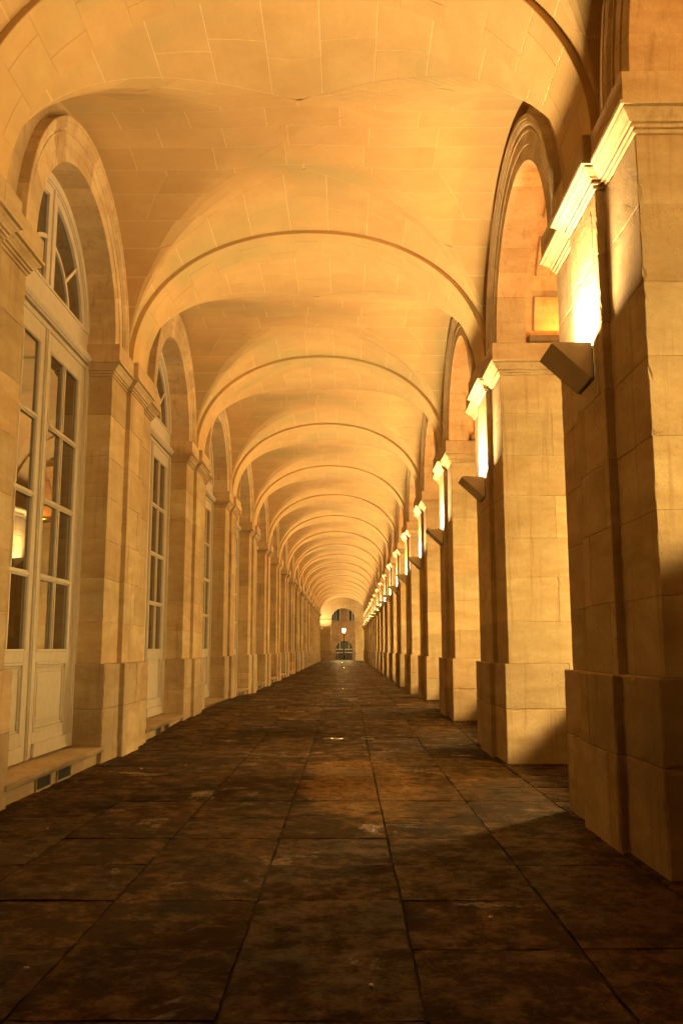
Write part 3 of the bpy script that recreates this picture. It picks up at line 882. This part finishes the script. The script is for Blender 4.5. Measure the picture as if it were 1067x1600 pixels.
# floodlights on the ledges of the open arches
def flood_meshes():
    ye = B   # near end of the next pier
    bm = bmnew(); t = prism([(2.40, ye-0.045), (3.10, ye-0.045), (3.10, ye+0.075), (2.40, ye+0.075)], ZIMP+0.02, ZIMP+0.11, 0.012); merge(bm, t)
    body = mesh_from(bm, 'housing', plain('floodlight_metal', (0.20, 0.14, 0.08), 0.5))
    bm = bmnew(); 
    for x in (2.47, 3.0): box(bm, x, x+0.03, ye-0.03, ye+0.06, ZIMP, ZIMP+0.02)
    br = mesh_from(bm, 'bracket', M_IRON)
    bm = bmnew(); box(bm, 2.43, 3.07, ye-0.03, ye+0.06, ZIMP+0.11, ZIMP+0.113); ln = mesh_from(bm, 'lens', M_FBULB)
    return body, br, ln
FLOOD = flood_meshes()
for i in range(FIRST, LAST):
    lab = {-1: 'small floodlight box at the top right corner on the ledge of the huge pier', 0: 'slim floodlight box on the ledge inside the tall orange arch'}.get(
        i, 'slim floodlight box on the ledge beyond the %s wall lamp' % ORD[i])
    r = thing('floodlight', lab, 'floodlight', (0, Y0+B*i, 0), 'floodlights on the pier ledges')
    mobj('housing', FLOOD[0], r); mobj('bracket', FLOOD[1], r); mobj('lens', FLOOD[2], r)
    area('flood_light', (2.75, B+0.015, ZIMP+0.118), 0.55, 0.07, FLOOD_W*0.13, (1.0, 0.34, 0.04), r, (-0.1, -0.4, 1))
    # unseen twin added on the opposite ledge to spread orange light over the soffit
    r = thing('floodlight', 'unseen added floodlight on the back ledge of the %s' % ('pier beside the camera' if i < 0 else 'pier of the %s wall lamp' % ORD[i]),
              'floodlight', (0, Y0+B*i+W+B, 0), 'floodlights on the pier ledges')
    r.scale = (1, -1, 1)
    mobj('housing', FLOOD[0], r); mobj('bracket', FLOOD[1], r); mobj('lens', FLOOD[2], r)
    L = area('flood_light', (2.75, Y0+B*i+W-0.015, ZIMP+0.118), 0.55, 0.07, FLOOD_W, FLOOD_COL, None, (-0.15, 0.45, 1))  # light of the unseen added twin
    L.parent = r; L.matrix_parent_inverse = Matrix.Translation(r.location) .inverted() if False else (Matrix.Translation(r.location) @ Matrix.Diagonal((1, -1, 1, 1))).inverted()

# ------------------------------------------------------------------ the square outside: unseen walls added for shade, and street lamps
def street_lamp(x, y, label, mat, zt=4.3, group=None, post=0.05, wide=1.0):
    r = thing('street_lamp', label, 'street lamp', (x, y, -0.06), group)
    bm = bmnew(); lathe(bm, [(0.16, 0), (0.16, 0.12), (0.10, 0.18), (0.09, 0.6), (post*1.2, 0.7), (post, zt-0.35), (post*1.5, zt-0.3), (post*0.8, zt-0.26)])
    mobj('post', mesh_from(bm, 'post', M_IRON), r)
    bm = bmnew(); lathe(bm, [(0.10*wide, zt-0.24), (0.15*wide, zt+0.12), (0.14*wide, zt+0.14)], n=6); g = mobj('lantern', mesh_from(bm, 'lantern', mat), r)
    bm = bmnew(); lathe(bm, [(0.40+0.1*(wide-1), zt+0.142), (0.40+0.1*(wide-1), zt+0.155), (0.12, zt+0.24), (0.04, zt+0.27), (0.03, zt+0.34)], n=6); mobj('lantern_cap', mesh_from(bm, 'lantern_cap', M_IRON), r)
    return r
def shade_wall_mesh(h):  # unseen wall added to cast the slanting shade on the pier bases
    bm = bmnew(); box(bm, XR+TR-0.28, XR+TR-0.04, W+0.02, B-0.02, -0.06, h, 0.01)
    return mesh_from(bm, 'shade_wall_mesh', M_PLINTH)
SHADE_LOW = shade_wall_mesh(1.36); SHADE_TALL = shade_wall_mesh(2.5)  # the taller one is added beside the camera to darken the near floor
for i in range(FIRST, LAST):
    o = mobj('shade_wall', SHADE_LOW if i >= 0 else SHADE_TALL); o.location = (0, Y0+B*i, 0)
    if i < 0: tag(o, 'unseen tall wall added beside the camera to shade the huge pier and near floor', 'wall', 'unseen walls added between the outer piers for shade'); continue
    tag(o, 'unseen low wall added for shade in the open arch beyond the %s wall lamp' % ORD[i], 'wall', 'unseen walls added between the outer piers for shade')
for i in range(-1, 18):
    street_lamp(6.0, Y0+B*i+1.3, 'iron street lamp outside the arcade, level with the %s pier' % nth(max(i, -1)), M_STREET, 3.35, wide=2.4, group='street lamps outside the arcade')

# ------------------------------------------------------------------ end of the passage
endw = thing('end_wall', 'end wall of the passage with a round arch opening onto the square', 'wall', (0, YEND, 0))
xo, ho, zso, ro = -0.42, 1.42, 4.75, 1.42
bm = bmnew(); n = 24
def endring(y):
    inner = [(xo-ho, y, -0.1)] + [(xo-ro*math.cos(math.pi*k/n), y, zso+ro*math.sin(math.pi*k/n)) for k in range(n+1)] + [(xo+ho, y, -0.1)]
    outer = [(XL-1, y, -0.1)]
    for k in range(n+1):
        t = math.pi*k/n; c, s = -math.cos(t), math.sin(t)
        q = min((3.6/abs(c)) if abs(c) > 1e-6 else 1e9, ((8.4-zso)/s) if s > 1e-6 else 1e9); outer.append((xo+c*q, y, zso+s*q))
    outer.append((xo+3.6, y, -0.1)); outer[0] = (xo-3.6, y, -0.1)
    return inner, outer
(i0, o0), (i1, o1) = endring(0), endring(1.2)
V = [[bm.verts.new(p) for p in q] for q in (i0, o0, i1, o1)]
m_ = len(i0)
for k in range(m_-1):
    bm.faces.new((V[0][k], V[0][k+1], V[1][k+1], V[1][k])); bm.faces.new((V[2][k+1], V[2][k], V[3][k], V[3][k+1]))
    bm.faces.new((V[0][k+1], V[0][k], V[2][k], V[2][k+1])); bm.faces.new((V[1][k], V[1][k+1], V[3][k+1], V[3][k]))
mobj('masonry', mesh_from(bm, 'masonry', M_STONE), endw)
bm = bmnew()
for s in (-1, 1):
    a, b_ = (XL-0.1, xo-ho+0.05) if s < 0 else (xo+ho-0.05, XR+0.1)
    box(bm, a, b_, -0.10, -0.001, 4.55, 4.78, 0.01); 
mobj('impost', mesh_from(bm, 'impost', M_STONE), endw)
bm = bmnew()
for s in (-1, 1):
    a, b_ = (XL-0.1, xo-ho+0.04) if s < 0 else (xo+ho-0.04, XR+0.1)
    box(bm, a, b_, -0.06, -0.001, -0.05, HP, 0.01)
mobj('plinth', mesh_from(bm, 'plinth', M_PLINTH), endw)
# a wall lamp on the door side by the end wall
r = thing('wall_lamp', 'lone wall uplight on the door side near the end wall', 'lamp', (2*XC, YEND-1.2-LY1, 0))
r.scale = (-1, 1, 1)
mobj('housing', LAMP[0], r); mobj('back_plate', LAMP[1], r); mobj('lens', LAMP[2], r)
area('lamp_light', (XF-0.165, (LY0+LY1)/2, 3.765), 0.15, 0.34, LAMP_W*(1 + 0.10*math.sin(i*2.3)), LAMP_COL, r, (0.0, 0, 1))

street_lamp(-0.36, YEND+8, 'glowing lantern on a post in the arch at the far end', M_LANT, 3.75)
for k, (x, s) in enumerate(((-1.62, 'left'), (-1.36, 'left'), (-1.10, 'left'), (0.42, 'right'), (0.68, 'right'), (0.94, 'right'))):
    bm = bmnew(); lathe(bm, [(0.09, -0.06), (0.09, 0.05), (0.065, 0.08), (0.06, 0.72), (0.085, 0.76), (0.085, 0.82), (0.05, 0.88), (0.02, 0.90)], n=12)
    o = mobj('bollard', mesh_from(bm, 'bollard', M_BOLL)); o.location = (x, YEND+5.0, 0)
    tag(o, 'pale bollard %s of the far lantern, %s of three' % (s, ('outermost', 'middle', 'innermost', 'innermost', 'middle', 'outermost')[k]), 'bollard', 'pale bollards beyond the end arch')

# facade across the square
YF = YEND + 17
fac = thing('far_building', 'dim pinkish stone house seen through the far arch, with a round arched portal', 'building', (0, YF, 0))
bm = bmnew(); px, pr, pz = -0.35, 1.15, 1.3
n = 16
def fring(y):
    inner = [(px-pr, y, -0.1)] + [(px-pr*math.cos(math.pi*k/n), y, pz+pr*math.sin(math.pi*k/n)) for k in range(n+1)] + [(px+pr, y, -0.1)]
    outer = []
    for k in range(n+1):
        t = math.pi*k/n; c, s = -math.cos(t), math.sin(t)
        q = min((9/abs(c)) if abs(c) > 1e-6 else 1e9, ((13-pz)/s) if s > 1e-6 else 1e9); outer.append((px+c*q, y, pz+s*q))
    return inner, [(px-9, y, -0.1)] + outer + [(px+9, y, -0.1)]
(i0, o0), (i1, o1) = fring(0), fring(0.8)
V = [[bm.verts.new(p) for p in q] for q in (i0, o0, i1, o1)]
for k in range(len(i0)-1):
    bm.faces.new((V[0][k], V[0][k+1], V[1][k+1], V[1][k])); bm.faces.new((V[2][k+1], V[2][k], V[3][k], V[3][k+1]))
    bm.faces.new((V[0][k+1], V[0][k], V[2][k], V[2][k+1])); bm.faces.new((V[1][k], V[1][k+1], V[3][k+1], V[3][k]))
mobj('wall', mesh_from(bm, 'wall', M_FAR), fac)
for k in range(13):
    t0, t1 = math.pi*(k+0.10)/13, math.pi*(k+0.90)/13
    bm = bmnew(); ro_ = 2.25 if k % 2 else 2.0
    ring_loft(bm, [[(px-r_*math.cos(t), y, pz+r_*math.sin(t)) for r_, y in ((pr+0.02, -0.10), (ro_, -0.10), (ro_, 0.01), (pr+0.02, 0.01))] for t in (t0, (t0+t1)/2, t1)])
    mobj('voussoir', mesh_from(bm, 'far_voussoir', M_FAR), fac)
for s in (-1, 1):
    for k in range(3):
        bm = bmnew(); a, b_ = sorted((px+s*(pr+0.02), px+s*(2.0 if k % 2 else 2.25))); box(bm, a, b_, -0.1, 0.01, 0.03+k*0.42, 0.40+k*0.42, 0.02)
        mobj('quoin', mesh_from(bm, 'quoin', M_FAR), fac)
bm = bmnew(); box(bm, px-pr, px+pr, 0.3, 0.35, -0.05, pz+pr); 
dr = mobj('portal_door', mesh_from(bm, 'portal_door', M_IRON), fac)
bm = bmnew(); box(bm, px-pr, px+pr, 0.24, 0.3, 1.25, 1.36); box(bm, px-pr, px+pr, 0.24, 0.3, 0.85, 0.92); box(bm, px-0.05, px+0.05, 0.24, 0.3, 0, 2.3)
for x in (-0.6, 0.6): box(bm, px+x-0.03, px+x+0.03, 0.25, 0.3, 1.36, 2.3)
mobj('door_bars', mesh_from(bm, 'door_bars', M_BOLL), dr)
for z in (3.75, 4.9):
    bm = bmnew(); box(bm, px-9, px+9, -0.18, 0.01, z, z+0.18, 0.02); mobj('string_course', mesh_from(bm, 'string_course', M_FAR), fac)
for x in (-4.2, -1.4, 1.4, 4.2):
    bm = bmnew(); box(bm, px+x-0.75, px+x+0.75, -0.02, 0.02, 5.2, 7.9); w_ = mobj('window', mesh_from(bm, 'window', M_IRON), fac)
    bm = bmnew()
    for q in (-0.78, -0.30, 0.0, 0.30, 0.78): box(bm, px+x+q-0.04, px+x+q+0.04, -0.06, -0.02, 5.2, 7.9)
    mobj('window_bars', mesh_from(bm, 'window_bars', M_BOLL), w_)
for x in (-2.8, 0.0, 2.8):
    bm = bmnew(); box(bm, px+x-0.28, px+x+0.28, -0.14, 0.01, 5.09, 9.5, 0.02); mobj('pilaster', mesh_from(bm, 'pilaster', M_FAR), fac)

# specks of litter on the slabs
for k, (x, y, t) in enumerate(((-2.42, 10.7, 'larger pale scrap of litter on the floor near the first doorstep'), (-1.95, 11.0, 'tiny pale scrap on the floor right of the first doorstep'),
        (-2.35, 7.2, 'tiny pale pebble on the dark slabs left, past the nearest slabs'), (-1.42, 4.15, 'small white pebble on the near left slab'), (0.75, 4.9, 'small grey pebble on the near slab right of centre'), (0.1, 3.95, 'flat pale scrap on the nearest slab in the middle'))):
    bm = bmnew(); bmesh.ops.create_icosphere(bm, subdivisions=2, radius=0.011 if k else 0.016)
    for v in bm.verts: v.co *= 0.8 + 0.4*random.random(); v.co.z *= 0.5
    o = mobj('pebble', mesh_from(bm, 'pebble', M_BOLL)); o.location = (x, y, floor_z(y)+0.007); tag(o, t, 'litter')
